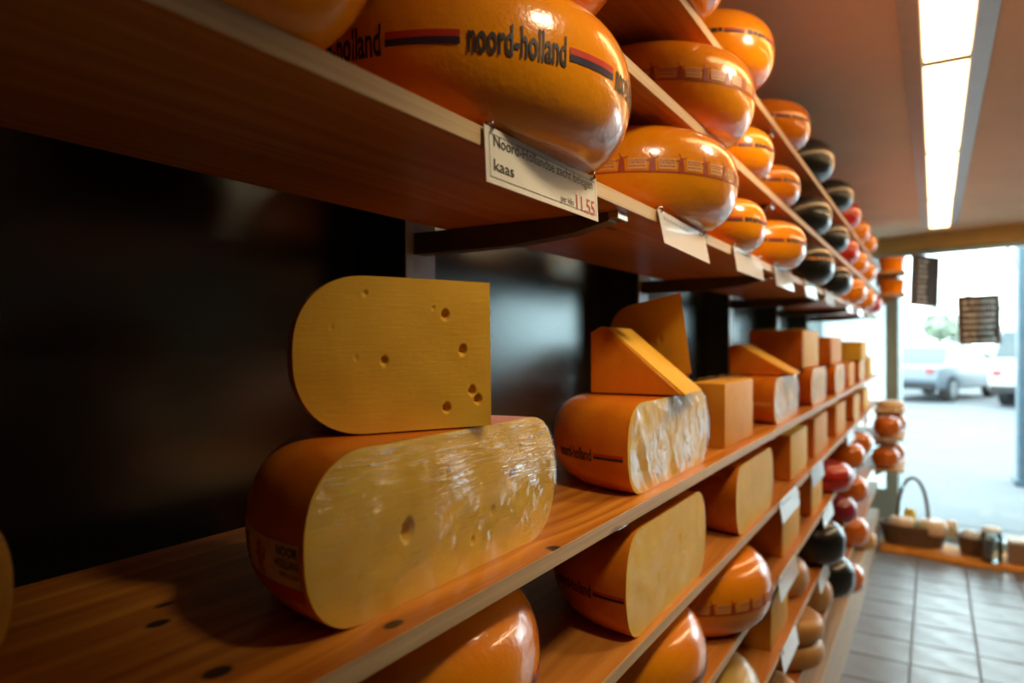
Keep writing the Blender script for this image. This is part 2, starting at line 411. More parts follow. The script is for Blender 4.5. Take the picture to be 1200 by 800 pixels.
def band_mills(parent, r, h, e, zc, k=1.0, n=26):
    key = ('mills', r, h, e, zc, k); st = 2*math.pi*r/n
    if key not in _cache:
        m0, m1, m2, m3 = MB(), MB(), MB(), MB()
        v, f = strip(0, 2*math.pi*r, -.0155*k, -.0130*k, 120, 1); m0.add(*wrap(v, f, r, h, e, 0, zc, .0005))
        tower = [(-.0055*k, -.0130*k), (.0055*k, -.0130*k), (.0034*k, .004*k), (.0016*k, .0085*k), (-.0016*k, .0085*k), (-.0034*k, .004*k)]
        m1.add(*wrap(tower, [(0, 1, 2, 3, 4, 5)], r, h, e, 0, zc, .0007))
        for a in (20, 110, 200, 290):
            c, q = math.cos(R(a)), math.sin(R(a)); L = .0100*k; w = .0009*k
            m1.add(*wrap([(-q*w, .005*k+c*w), (c*L-q*w, .005*k+q*L+c*w), (c*L+q*w, .005*k+q*L-c*w), (q*w, .005*k-c*w)], [(0, 1, 2, 3)], r, h, e, 0, zc, .0008))
        v, f = strip(st*.2, st*.82, -.0105*k, .0060*k, 6, 2); m2.add(*wrap(v, f, r, h, e, 0, zc, .0007))
        for row, t in enumerate((.0025, -.001, -.0060)):
            q = st*.24
            while q < st*.76:
                w = (.002+.004*random.random())*k
                v, f = strip(q, min(q+w, st*.78), (t-.0009)*k, (t+.0009)*k, 2, 1); m3.add(*wrap(v, f, r, h, e, 0, zc, .0007)); q += w+.0012*k
        _cache[key] = (m0.mesh('red_line', BRICKINK, True), m1.mesh('windmill_print', BRICKINK), m2.mesh('print_panel', CREAMINK, True), m3.mesh('small_print', BRICKINK))
    me = _cache[key]; link('red_line', me[0], parent)
    for i in range(n):
        ph = 2*math.pi*i/n
        link('windmill_print', me[1], parent, (0, 0, 0), ph); p = link('print_panel', me[2], parent, (0, 0, 0), ph)
        q = link('small_print', me[3], p); q['kind'] = 'stuff'
def band_small(parent, r, h, e, zc, hgt=.009, mats=None):
    mats = mats or (INK, REDINK)
    key = ('small', r, h, e, zc, hgt, mats[0].name, mats[1].name)
    if key not in _cache:
        m = MB(); n = 9
        for i in range(n):
            ph = 2*math.pi*i/n; st = 2*math.pi*r/n
            for j, (a, b, t0, t1) in enumerate(((.05, .16, -.5, .5), (.19, .28, -.4, .5), (.31, .42, -.5, .4), (.45, .52, -.4, .5))):
                v, f = strip(st*a, st*b, t0*hgt, t1*hgt, 3, 1); m.add(*wrap(v, f, r, h, e, ph, zc, .0009), 0)
            v, f = strip(st*.56, st*.98, .02*hgt, .5*hgt, 6, 1); m.add(*wrap(v, f, r, h, e, ph, zc, .0005), 1)
            v, f = strip(st*.56, st*.98, -.5*hgt, -.02*hgt, 6, 1); m.add(*wrap(v, f, r, h, e, ph, zc, .0005), 0)
        _cache[key] = m.mesh('printed_band', list(mats), True)
    q = link('printed_band', _cache[key], parent); q['kind'] = 'stuff'

SHELF = {'B': .192, 'B2': .373, 'B3': .556, 'A': -.218, 'C': -.408, 'D': -.600, 'E': -.800, 'F': -.993, 'G': -1.19}
FR = -.34                                   # front edge of all boards
cY, sY = math.cos(R(31.75)), math.sin(R(31.75))
def wheel_at(shelf, y, x, r, h, mat, label, band=None, group=None, e=None, name='whole_cheese', rz=0):
    e = e or min(.068, h*.46)
    z = H+SHELF[shelf]
    if band is None:
        o = link(name, rind_mesh(r, h, e, mat), None, (x, y, z), rz)
    else:
        o = empty(name, (x, y, z), rz); link('wax_rind', rind_mesh(r, h, e, mat), o)
        if band == 'mills': band_mills(o, r, h, e, h*.52)
        elif band == 'small': band_small(o, r, h, e, h*.52)
        elif band == 'gold': band_small(o, r, h, e, h*.62, .008, (CREAMINK, CREAMINK))
        elif band == 'named': band_named(o, r, h, e, [2*math.pi*i/6 for i in range(6)], h*.45)
    tag(o, label, 'cheese', group); return o
def wheel(shelf, u, r, h, mat, label, band=None, xt=-.28, **k):
    """whole wheel whose outermost flank, seen from where one stands, lies at xt in front of the board"""
    D = -941*xt/(1095-u); yt = (D+.526*xt)/.85
    b = math.atan2(-xt, yt)
    return wheel_at(shelf, yt-r*math.sin(b), xt-r*math.cos(b), r, h, mat, label, band, **k)
def half_wheel(shelf, y, x, r, h, label, rind=AMBER, pst=PASTE, holes=(), film=None, band=None, rz=0, z=None, e=.062, res=(90, 40), seed=0, streak=.0016, bulges=()):
    zz = H+(SHELF[shelf] if z is None else z)
    o = empty('half_cheese', (x, y, zz), rz)
    link('rind', rind_mesh(r, h, e, rind, math.pi/2, 1.5*math.pi, 96), o)
    link('cut_face', face_mesh(r, h, e, pst, -1, 1, res[0], res[1], holes, 0, .0008, seed), o)
    if film:
        link('cling_film', face_mesh(r, h, e, film, -1, 1, 110, 40, (), .001, 0, seed+5, streak, .995, bulges), o)
    if band == 'named':
        band_named(o, r, h, e, [R(188), R(240)], h*.42, 1.0, .082, .05, .019)
    elif band == 'small': band_small_half(o, r, h, e, h*.45)
    tag(o, label, 'cheese'); return o
def band_small_half(o, r, h, e, zc):
    key = ('smallhalf', r, h, e, zc)
    if key not in _cache:
        m = MB()
        v, f = strip(R(100)*r, R(268)*r, -.005, .004, 40, 1); m.add(*wrap(v, f, r, h, e, 0, zc, .0005), 0)
        _cache[key] = m.mesh('printed_band', [CREAMINK], True)
    link('printed_band', _cache[key], o)
def quarter_wheel(loc, rz, r, h, label,  rind=AMBER, pst=PASTE, holes=(), film=None, e=.062, rot=None, res=(70, 50), seed=0, ang=90):
    o = empty('quarter_cheese', loc, rz, rot)
    link('rind', rind_mesh(r, h, e, rind, R(270-ang), 1.5*math.pi, 128), o)
    link('cut_face', face_mesh(r, h, e, pst, -1, 0, res[0], res[1], holes, 0, .0008, seed), o)
    f2 = link('cut_face', face_mesh(r, h, e, pst, 0, 1, 40, 30, (), 0, .0006, seed+1), o); f2.rotation_euler = (0, 0, R(180-ang))
    if film:
        link('cling_film', face_mesh(r, h, e, film, -1, 0, 80, 50, (), .0008, 0, seed+5, .0006, .995), o)
    tag(o, label, 'cheese'); return o
def block(x0, x1, y0, y1, z0, z1, label, pst=PASTE, rindside=None, filmtop=False, lean=0, rz=0, name='cheese_block'):
    """a straight-cut piece: paste body with the waxed outer rind as one side or top; base at z0"""
    cx, cy = (x0+x1)/2, (y0+y1)/2; hx, hy, hh = (x1-x0)/2, (y1-y0)/2, z1-z0
    o = empty(name, (cx, cy, z0), rz)
    m = MB(); m.box(-hx, hx, -hy, hy, 0, hh); link('cheese_body', m.mesh('body', pst, True, .004), o)
    t = .004
    if rindside and 'top' in rindside:
        m = MB(); m.box(-hx+.002, hx-.002, -hy+.002, hy-.002, hh, hh+t); link('rind', m.mesh('rind', ORANGE, True, .0015), o)
    if rindside and 'near' in rindside:
        m = MB(); m.box(-hx+.002, hx-.003, -hy-t, -hy, .002, hh-.002); link('rind', m.mesh('rind', AMBER, True, .0015), o)
    if filmtop:
        m = MB(); n = 16; vs = []
        for j in range(n+1):
            for i in range(n+1):
                a, b = -1+2*i/n, -1+2*j/n
                z = hh+.005+.012*max(0, noise.noise(Vector((a*2.2+y0*7, b*2.2, 1))))+.004*noise.noise(Vector((a*7, b*7+y0, 2)))
                vs.append((a*hx*1.01, b*hy*1.01, z))
        m.add(vs, [(j*(n+1)+i, j*(n+1)+i+1, (j+1)*(n+1)+i+1, (j+1)*(n+1)+i) for j in range(n) for i in range(n)])
        link('cling_film', m.mesh('film', FILMWHITE, True, recalc=False), o)
    tag(o, label, 'cheese'); return o

# ================================================================== room shell
WALLX = -.80; CZ = H+.82; YB = -2.4; XR = 3.3
PIV = (-.27, 6.15); FA = R(-18)                       # shop front runs at a slight angle
fdir = Vector((math.cos(FA), math.sin(FA), 0))
def fp(s, d=0, z=0): return (PIV[0]+fdir.x*s-fdir.y*d, PIV[1]+fdir.y*s+fdir.x*d, z)
m = MB(); m.box(-1.0, XR+.1, YB-.1, 6.6, -.06, -.008); floor = struct(link('floor', m.mesh('floor', GROUT)))
TS = .265; m = MB(); m.box(.004, TS-.004, .004, TS-.004, -.008, 0); tile_me = m.mesh('floor_tile', TILE, False, .002, 1)
nt_ = 0
for i in range(0, 9):
    for j in range(0, 18):
        if nt_ >= 300: break
        x, y = -.36+i*TS, 1.45+j*TS
        o = link('floor_tile', tile_me, floor, (x, y, 0)); nt_ += 1
m = MB()   # the rest of the tiled floor, away from view
for i in range(-3, 15):
    for j in range(-10, 20):
        x, y = -.36+i*TS, 1.45+(j-5)*TS
        if 0 <= i < 9 and 1.44 < y < 1.45+17.5*TS: continue
        if x+TS > XR or x < -1 or y+TS > 6.5 or y < YB: continue
        m.box(x+.004, x+TS-.004, y+.004, y+TS-.004, -.008, 0)
o = link('floor_tile', m.mesh('floor_tiles_rest', TILE), floor); o['kind'] = 'stuff'
m = MB(); m.box(-1.0, XR+.1, YB-.1, 6.75, CZ, CZ+.1); struct(link('ceiling', m.mesh('ceiling', CEIL)))
m = MB(); m.box(WALLX-.1, WALLX-.008, YB, 6.45, 0, CZ); wl = struct(link('wall_left', m.mesh('wall_left', BLACKWALL)))
POST_Y = [-.168+.985*i for i in range(0, 7)]            # uprights every metre
for i in range(-1, 6):
    y0 = POST_Y[0]+.985*i; y1 = y0+.985
    m = MB(); m.box(WALLX-.008, WALLX, y0+.003, min(y1-.003, 6.2), .02, H+.74)
    link('wall_panel', m.mesh('wall_panel', BLACKWALL, False, .002, 1), wl)
m = MB(); m.box(XR, XR+.1, YB, 5.2, 0, CZ); struct(link('wall_right', m.mesh('wall_right', WALLPAINT)))
m = MB(); m.box(-.9, XR, YB-.1, YB, 0, CZ); struct(link('wall_back', m.mesh('wall_back', WALLPAINT)))
# shop front: header beam, frosted side pane, tall panes between frames
HB = H+.705
def front_obj(name, mb, mat, parent=None, bevel=0):
    o = link(name, mb.mesh(name, mat, False, bevel), parent)
    if not parent: o.location = (PIV[0], PIV[1], 0); o.rotation_euler = (0, 0, FA)
    return o
m = MB(); m.box(-.75, 3.8, -.10, .10, HB, CZ); wf = struct(front_obj('wall_front', m, BEAM))
def pane(n, s0, s1, frost=False, z0=.05, label=None):
    fm = MB(); w = .045
    fm.box(s0, s0+w, -.045, .045, 0, HB); fm.box(s1-w, s1, -.045, .045, 0, HB)
    fm.box(s0+w, s1-w, -.045, .045, 0, z0); fm.box(s0+w, s1-w, -.045, .045, HB-.03, HB)
    w_ = struct(front_obj('window_%d' % n, fm, FRAME), label)
    g = MB(); g.box(s0+w, s1-w, -.004, .004, z0, HB-.03)
    front_obj('pane', g, FROST if frost else GLASS, w_)
pane(1, -.62, 0.0, True, .3)
pane(2, 0.0, 1.15); pane(3, 1.15, 2.3)
m = MB(); m.box(2.3, 3.8, -.06, .06, 0, HB); front_obj('front_wall_panel', m, WALLPAINT, wf)

# ceiling light strips: white wings either side of glowing panels
def light_strip(x, y0, n, label, L=1.075, pm=PANEL):
    o = empty('ceiling_light', (x, y0, CZ))
    for s in (-1, 1):
        m = MB(); m.prism([(s*.056, -.03), (s*.060, -.03), (s*.108, -.004), (s*.108, 0), (s*.100, 0)], 0, n*L, 'y')
        link('reflector_wing', m.mesh('wing', WHITE), o)
    m = MB(); m.box(-.06, .06, 0, n*L, -.02, 0); link('housing', m.mesh('housing', WHITE), o)
    for i in range(n):
        m = MB(); m.box(-.053, .053, i*L+.016, (i+1)*L-.016, -.034, -.021); link('light_panel', m.mesh('light_panel', pm), o)
        m = MB(); m.box(-.056, .056, (i+1)*L-.014, (i+1)*L+.014, -.037, -.021); link('joint_clip', m.mesh('clip', BRACKET), o)
    tag(o, label, 'light'); return o
light_strip(.028, 1.175, 4, 'long warm strip light with white wings on the ceiling by the shop front')
light_strip(1.15, 2.25, 3, 'added unseen fill strip along the middle of the ceiling', pm=FILL_PANEL)  # out-of-view strip, added to light the cut faces

def fill_spot(x, y, aim, label, cone=66):  # out-of-view spots, added because the near cheeses were too dark
    o = empty('fill_spot', (x, y, CZ))
    m = MB(); m.lathe([(0, 0), (.035, 0), (.035, -.012), (.010, -.014), (.010, -.04), (0, -.04)], 24); link('mount', m.mesh('mount', WHITE, 'auto'), o)
    q = (Vector(aim)-Vector((x, y, CZ-.06))).to_track_quat('-Z', 'Y')
    m = MB(); m.lathe([(.03, .05), (.055, .045), (.075, -.045), (.070, -.045), (.052, .03), (0, .035)], 24); hd_ = link('lamp_head', m.mesh('head', WHITE, 'auto'), o)
    hd_.location = (0, 0, -.06); hd_.rotation_mode = 'QUATERNION'; hd_.rotation_quaternion = q
    d = bpy.data.lights.new('fill_bulb', 'SPOT'); d.energy = SPOT; d.color = (1, .80, .54); d.spot_size = R(cone); d.spot_blend = 1.0; d.shadow_soft_size = .07
    b = bpy.data.objects.new('fill_bulb', d); COL.objects.link(b); b.parent = o; b.location = Vector((0, 0, -.06))+q @ Vector((0, 0, -.05)); b.rotation_mode = 'QUATERNION'; b.rotation_quaternion = q
    tag(o, label, 'lamp', 'added fill spots')
fill_spot(.22, .56, (-.42, .80, H-.05), 'added unseen ceiling fill spot nearest the viewer')
fill_spot(.22, 1.42, (-.40, 1.42, H+.18), 'added unseen ceiling fill spot farther along the shelves', 100)
# ================================================================== shelving
SY0, SY1 = -1.15, 5.55
def shelf(z, back, label, top=PINE, t=.018, front=FR, y0=SY0, y1=SY1, name='shelf_board', grp='pine shelf boards'):
    m = MB(); m.box(back, front, y0, y1, H+z-t, H+z)
    me = m.mesh(name, [top, PINE_EDGE], False, .0012, 2)
    for p in me.polygons:
        if p.normal.x > .9: p.material_index = 1
    return tag(link(name, me), label, 'shelf', grp)
shelf(SHELF['B'], -.638, 'pine shelf board with price tags, just above the stacked cut cheeses')
shelf(SHELF['B2'], -.638, 'pine shelf board second above the stacked cut cheeses')
shelf(SHELF['B3'], -.638, 'topmost pine shelf board under the ceiling')
shelf(SHELF['A'], -.698, 'knotty orange pine shelf board carrying the stacked cut cheeses', PINE_TOP)
for k, w in (('C', 'first'), ('D', 'second'), ('E', 'third'), ('F', 'fourth')):
    shelf(SHELF[k], -.698, 'pine shelf board, %s below the one with stacked cut cheeses' % w)
shelf(SHELF['G'], -.698, 'lowest pale pine shelf board close to the tiled floor', PINE_GREY)
m = MB(); m.box(FR-.05, FR-.004, SY0, SY1, .0, H+SHELF['G']-.018); tag(link('plinth_board', m.mesh('plinth', PINE_GREY, False, .002)), 'pale worn pine plinth board standing on the floor under the lowest shelf', 'plinth')
ord_ = ['first', 'second', 'third', 'fourth', 'fifth', 'sixth', 'seventh']
for i, y in enumerate(POST_Y):
    if y > 5.6: continue
    o = empty('shelf_upright', (0, y, 0))
    m = MB(); m.box(-.80, -.703, 0, .075, 0, H+.70); link('post', m.mesh('post', BLACKWALL, False, .002), o)  # body coloured black to paint in the shade on the post's sides
    m = MB(); m.box(-.703, -.70, .001, .074, .01, H+.695); link('front_strip', m.mesh('front_strip', STEEL, False, .001, 1), o)
    for k in SHELF:
        zt = H+SHELF[k]-.0182; tip = FR-.022
        poly = [(-.70, zt-.034), (-.52, zt-.033), (-.42, zt-.024), (tip-.006, zt-.012), (tip, zt-.007), (tip, zt), (-.70, zt)]
        m = MB(); m.prism(poly, .018, .046, 'y'); b = link('bracket', m.mesh('bracket', BRACKET, False, .0015), o)
        m = MB(); m.box(tip-.004, tip+.010, .014, .050, zt-.010, zt); link('end_cap', m.mesh('end_cap', CHROME, False, .002), b)
    tag(o, 'grey steel upright with shelf brackets, %s from the near end' % ord_[i], 'upright', 'shelf uprights')

# ================================================================== hero cheeses on the open shelf
zA = SHELF['A']
holes1 = [(-.075, .060, .0078, .012), (.092, .078, .0060, .009), (.055, .050, .004, .004), (.11, .105, .004, .004), (-.02, .10, .003, .003), (.02, .028, .003, .003)]
c1 = half_wheel('A', .519, -.378, .187, .137, 'large half cheese wheel in crinkled film with a printed paper label, on the pine shelf', AMBER, PALEPASTE, holes1, FILM, None, 0, None, .062, (190, 80), 1, .0020, ((-.045, .088, .042, .03, .011), (.06, .100, .035, .026, .008), (-.13, .10, .02, .05, .003)))
# its paper label round the near end
r_, h_, e_ = .187, .137, .062
def on_rind(mb, v, f, phi, z, off, mi=0): mb.add(*wrap(v, f, r_, h_, e_, phi, z, off), mi)
PE = R(268.5)
m = MB(); v, f = strip(-.17, 0, .041, .074, 40, 6); on_rind(m, v, f, PE, 0, .0008); lab = link('paper_label', m.mesh('label', CREAMLABEL, True), c1)
m = MB(); v, f = strip(-.17, 0, .030, .041, 40, 3); on_rind(m, v, f, PE, 0, .0015); link('red_band', m.mesh('red_band', REDINK, True), lab)
for (s, w, z, ch) in (('NOOR', .026, .0645, .0068), ('HOLLAN', .0285, .0555, .0068), ('SPECIAA', .023, .0485, .0042)):
    m = MB(); v, f = fit(s, w, ch, .02); v = [(a-w-.0005, b) for a, b in v]; on_rind(m, v, f, PE, z, .0013); link('lettering', m.mesh('lettering', INK), lab)
m = MB()
for row in range(4):
    for (a, b) in ((-.105, -.094), (-.092, -.083)):
        v, f = strip(a, b, .046+row*.006, .0495+row*.006, 2, 1); on_rind(m, v, f, PE, 0, .0013)
q = link('small_lettering', m.mesh('small_lettering', INK), lab); q['kind'] = 'stuff'
m = MB()      # small red heraldic animal: body, head, raised paws, tail
crest = [(-.004, .0), (-.002, .006), (-.006, .004), (-.007, .006), (-.003, .010), (-.004, .014), (-.008, .014), (-.008, .016), (-.004, .018), (-.006, .022), (-.002, .027), (.002, .028), (.004, .025), (.003, .021), (.005, .016), (.009, .018), (.008, .024), (.011, .021), (.011, .015), (.006, .011), (.005, .007), (.008, .003), (.007, .0), (.004, .001), (.002, .006), (.0, .004), (-.001, .0)]
on_rind(m, [(a-.055, b*.95+.0435) for a, b in crest], [tuple(range(len(crest)))], PE, 0, .0013)
link('red_crest', m.mesh('crest', REDINK), lab)
m = MB()
for (a, b, t0, t1) in ((-.030, -.002, .0335, .0350), (-.030, -.012, .0365, .0378)):
    v, f = strip(a, b, t0, t1, 4, 1); on_rind(m, v, f, PE, 0, .0014)
link('band_print', m.mesh('band_print', CREAMINK), lab)

# quarter wheel standing on it
holes2 = [(a, b*.95, c*.85, d) for a, b, c, d in [(-.048, .112, .0046, .006), (-.030, .077, .0050, .006), (-.020, .036, .0046, .006), (-.014, .027, .0046, .006), (-.047, .020, .0048, .006), (-.108, .067, .0042, .004), (-.06, .118, .0018, .002), (-.125, .13, .0026, .0016), (-.134, .07, .0024, .0012), (-.155, .098, .0018, .001)]]
quarter_wheel((-.366, .553, H+zA+.1385), R(-27.8), .188, .139, 'quarter cheese wheel with small holes stacked on the large film-wrapped half', AMBER, PASTE, holes2, FILMTHIN, .066, (0, R(-1.2), R(-27.8)), (170, 120), 3)

# second stack
half_wheel('A', 1.085, -.362, .195, .132, 'half cheese wheel with shiny crumpled film over its cut side, carrying two wedges', AMBER, PALEPASTE, [(.05, .06, .004, .004)], FILMWHITE, 'named', 0, None, .055, (90, 40), 11, .0035)
z2 = H+zA+.134
quarter_wheel((-.372, 1.215, z2+.031), 0, .185, .148, 'pointed yellow cheese wedge standing at the back of the second stack', AMBER, PASTE, [(-.06, .07, .005, .005), (-.075, .066, .004, .004)], None, .07, (R(9), 0, R(-108)), (70, 50), 5, 52)
# front wedge: low triangular slice with rind on its near side
def slice_wedge(loc, rz, L, Wd, hgt, label, tip=.004):
    o = empty('cheese_wedge', loc, rz)
    # local x: from tall end (0) to thin end (L); local y: depth
    top = [(0, hgt*.93), (.012, hgt), (.028, hgt*.985)]
    poly = [(0, 0), (L, 0), (L, tip)] + top[::-1]
    m = MB(); m.prism([(a, b) for a, b in poly], -Wd/2, Wd/2, 'y'); link('cheese_body', m.mesh('body', PASTE, True, .003), o)
    poly2 = [(-.003, .001), (L*.96, .001), (L*.96, tip*.8), (.026, hgt*.975), (.010, hgt*.985), (-.003, hgt*.91)]
    m = MB(); m.prism(poly2, -Wd/2-.004, -Wd/2+.0005, 'y'); link('rind', m.mesh('rind', AMBER, True, .0020), o)
    m = MB(); m.prism([(-.004, .001), (.001, .001), (.001, hgt*.92), (-.004, hgt*.92)], -Wd/2-.003, Wd/2, 'y'); link('rind', m.mesh('rind', AMBER, True, .0020), o)
    tag(o, label, 'cheese'); return o
slice_wedge((-.495, 1.115, z2), R(4), .155, .12, .112, 'orange cheese wedge with slanting yellow cut face, front of the second stack')

# rest of the row
block(-.44, -.366, 1.425, 1.68, H+zA, H+zA+.135, 'straight-cut yellow cheese block beside the two-wedge stack', OLDPASTE, None, True)
half_wheel('A', 2.08, -.36, .185, .125, 'half cheese wheel with white-glinting film, right of the straight-cut block', AMBER, PALEPASTE, (), FILMWHITE, 'small', 0, None, .05, (40, 24), 21, .003)
slice_wedge((-.51, 2.12, H+zA+.127), R(4), .17, .20, .088, 'small orange wedge lying on the third film-wrapped half wheel')
half_wheel('A', 2.72, -.36, .185, .13, 'half cheese wheel in white film under the tall pale block', AMBER, PALEPASTE, (), FILMWHITE, None, 0, None, .05, (40, 24), 23, .003)
block(-.56, -.38, 2.50, 2.86, H+zA+.132, H+zA+.262, 'tall pale cheese block with torn film on top, stacked mid-shelf', PALEPASTE, 'near', True)
half_wheel('A', 3.33, -.355, .18, .125, 'half cheese wheel, fourth film-wrapped one along the open shelf', AMBER, PALEPASTE, (), FILMWHITE, None, 0, None, .05, (40, 24), 25, .003)
block(-.55, -.37, 3.16, 3.52, H+zA+.127, H+zA+.245, 'mustard cheese block stacked behind the tall pale block', OLDPASTE, 'near', False)
block(-.55, -.36, 3.75, 4.02, H+zA, H+zA+.12, 'upright amber cheese block far along the open shelf', OLDPASTE, 'near', True)
half_wheel('A', 4.42, -.355, .17, .12, 'farthest half cheese wheel on the open shelf', AMBER, PALEPASTE, (), FILMWHITE, None, 0, None, .05, (40, 24), 27, .003)
block(-.54, -.345, 4.25, 4.60, H+zA+.122, H+zA+.225, 'pale cheese block with orange rind top at the window end', PALEPASTE, 'top', False)
block(-.54, -.355, 4.85, 5.15, H+zA, H+zA+.13, 'pale cheese block last before the window on the open shelf', PALEPASTE, 'top', True)
half_wheel('A', .014, -.49, .185, .132, 'cut cheese half barely showing at the left edge of the open shelf', AMBER, PALEPASTE, (), FILM, None, 0, None, .062, (60, 30), 31, .002)

# ================================================================== whole wheels on the upper shelves
RB, HBW = .190, .150
wheel('B', 453, RB, HBW, ORANGE, 'glossy orange cheese wheel nearest the viewer on the price-tagged shelf', None)
def named_wheel():
    D = 941*.28/(1095-739); yt = (D-.526*.28)/.85; b = math.atan2(.28, yt)
    x, y = -.28-RB*math.cos(b), yt-RB*math.sin(b); e = .068
    o = empty('whole_cheese', (x, y, H+SHELF['B']))
    link('wax_rind', rind_mesh(RB, HBW, e, ORANGE), o)
    face = math.atan2(-y, -x)
    band_named(o, RB, HBW, e, [face+R(16)+2*math.pi*i/7 for i in range(-3, 4)], .070, 1.0, .094, .066, .029)
    tag(o, 'big orange cheese wheel with bold dark lettering and red bars above the priced tag', 'cheese')
named_wheel()
wheel('B', 865, RB, HBW, ORANGE, 'orange cheese wheel with a red windmill band on the price-tagged shelf', 'mills')
wheel('B', 898, .115, .108, ORANGE, 'small orange cheese wheel behind the windmill-banded one on the price-tagged shelf', 'small', -.30)
wheel('B', 945, .145, .118, ORANGE, 'smooth orange cheese wheel just before the black ones on the price-tagged shelf', 'small')
wheel('B', 978, .13, .128, BLACKWAX, 'black waxed cheese with a gold mark on the price-tagged shelf, nearer one', 'gold')
wheel('B', 999, .125, .120, BLACKWAX, 'black waxed cheese on the price-tagged shelf, farther one')
wheel('B', 1016, .12, .125, ORANGE, 'orange cheese after the two black ones on the price-tagged shelf')
wheel('B', 1027, .12, .12, ORANGE, 'second orange cheese after the black ones on the price-tagged shelf')
wheel('B', 1034, .11, .11, REDWAX, 'reddish cheese at the window end of the price-tagged shelf')

wheel('B2', 735, RB, HBW, ORANGE, 'orange cheese wheel cut off by the top of the picture, second upper shelf')
wheel('B2', 885, RB, HBW, ORANGE, 'large orange cheese wheel with red windmill band on the second upper shelf', 'mills')
wheel('B2', 907, .115, .112, ORANGE, 'small orange cheese wheel with dark and red print on the second upper shelf', 'small', -.31)
wheel('B2', 938, .13, .105, ORANGE, 'low orange cheese wheel with thin dark print, second upper shelf, before the black ones', 'small', -.31)
wheel('B2', 975, .135, .128, BLACKWAX, 'nearer black waxed cheese on the second upper shelf', None, -.30)
wheel('B2', 995, .125, .122, BLACKWAX, 'farther black waxed cheese on the second upper shelf', None, -.30)
wheel('B2', 1007, .115, .115, REDWAX, 'bright red waxed cheese on the second upper shelf', None, -.30)
wheel('B2', 1018, .115, .118, ORANGE, 'orange cheese after the red one on the second upper shelf', None, -.30)
wheel('B2', 1027, .115, .115, ORANGE, 'last orange cheese before the window on the second upper shelf', None, -.30)

wheel('B3', 858, RB, HBW, ORANGE, 'orange cheese wheel nearest on the topmost shelf, mostly out of the picture')
wheel('B3', 908, .15, .135, ORANGE, 'orange cheese wheel with reddish band on the topmost shelf', 'small', -.29)
wheel('B3', 950, .15, .125, ORANGE, 'orange cheese wheel with a dark line just before the black ones on the topmost shelf', 'small', -.30)
wheel('B3', 978, .14, .135, BLACKWAX, 'nearer black waxed cheese on the topmost shelf', None, -.29)
wheel('B3', 1000, .13, .13, BLACKWAX, 'farther black waxed cheese on the topmost shelf', None, -.29)
wheel('B3', 1009, .115, .12, REDWAX, 'bright red waxed cheese on the topmost shelf', None, -.30)
wheel('B3', 1020, .12, .125, ORANGE, 'orange cheese after the red one on the topmost shelf', None, -.30)
wheel('B3', 1028, .12, .12, ORANGE, 'last orange cheese before the window on the topmost shelf', None, -.30)

# ================================================================== shelves below
wheel('C', 632, RB, HBW, ORANGE, 'glossy orange cheese wheel under the large half, half hidden by the pine shelf', 'named', -.36)
half_wheel('C', 1.04, -.350, .186, .150, 'half cheese wheel with pale cut side on the first shelf below, left one', AMBER, PALEPASTE, [(-.06, .06, .003, .004), (.04, .09, .003, .003)], FILMTHIN, 'named', 0, None, .055, (90, 40), 41)
half_wheel('C', 1.64, -.350, .19, .148, 'half cheese wheel with pale cut side on the first shelf below, middle one', AMBER, PALEPASTE, (), FILMTHIN, None, 0, None, .05, (50, 30), 43)
block(-.52, -.36, 2.15, 2.45, H+SHELF['C'], H+SHELF['C']+.135, 'cheese block with orange near side behind the two halves, first shelf below', PALEPASTE, 'near', False)
block(-.54, -.36, 2.62, 2.95, H+SHELF['C'], H+SHELF['C']+.14, 'aged cheese block second in line behind the halves, first shelf below', OLDPASTE, 'near', True)
block(-.54, -.36, 3.25, 3.6, H+SHELF['C'], H+SHELF['C']+.135, 'dark amber cheese block far along the first shelf below', OLDPASTE, 'near', False)
half_wheel('C', 4.1, -.355, .17, .135, 'farthest half cheese wheel on the first shelf below', AMBER, PALEPASTE, (), FILMWHITE, None, 0, None, .05, (40, 24), 45)
block(-.54, -.36, 4.6, 4.95, H+SHELF['C'], H+SHELF['C']+.13, 'cheese block at the window end of the first shelf below', PALEPASTE, 'near', True)

wheel('D', 828, RB, HBW, ORANGE, 'glossy orange cheese wheel partly cut by the bottom edge, second shelf below', 'named', -.325)
wheel('D', 905, .185, HBW, ORANGE, 'orange cheese wheel with red windmill band on the second shelf below', 'mills', -.295)
block(-.54, -.36, 2.02, 2.3, H+SHELF['D'], H+SHELF['D']+.14, 'yellow cheese block behind the windmill-banded wheel, second shelf below', PASTE, 'near', False)
block(-.54, -.36, 2.55, 2.8, H+SHELF['D'], H+SHELF['D']+.135, 'yellow cheese piece wrapped in film, second shelf below', PASTE, 'near', True)
wheel('D', 1000, .13, .11, REDWAX, 'red waxed cheese with a dark band on the second shelf below', 'small', -.28)
wheel('D', 1014, .09, .12, BALLWAX, 'amber ball cheese after the red one, second shelf below', None, -.28, e=.055)
wheel('D', 1023, .09, .12, BALLWAX, 'amber ball cheese nearest the window, second shelf below', None, -.28, e=.055)

wheel('E', 893, .16, .135, OLIVERIND, 'olive yellow cheese wheel with a striped side band, third shelf below', 'gold', -.30)
block(-.52, -.36, 1.86, 2.1, H+SHELF['E'], H+SHELF['E']+.13, 'ochre cheese piece behind the striped olive wheel, third shelf below', OLDPASTE, None, False)
wheel('E', 948, .12, .11, TANRIND, 'tan cheese round in the middle of the third shelf below', None, -.34)
wheel('E', 992, .115, .150, BLACKWAX, 'black waxed cheese on the third shelf below', None, -.27, e=.065)
wheel('E', 1005, .085, .11, PURPLEWAX, 'plum red ball cheese behind the black one, third shelf below', None, -.29, e=.05)
wheel('E', 1018, .095, .13, BALLWAX, 'amber ball cheese on the third shelf below', None, -.28, e=.058)

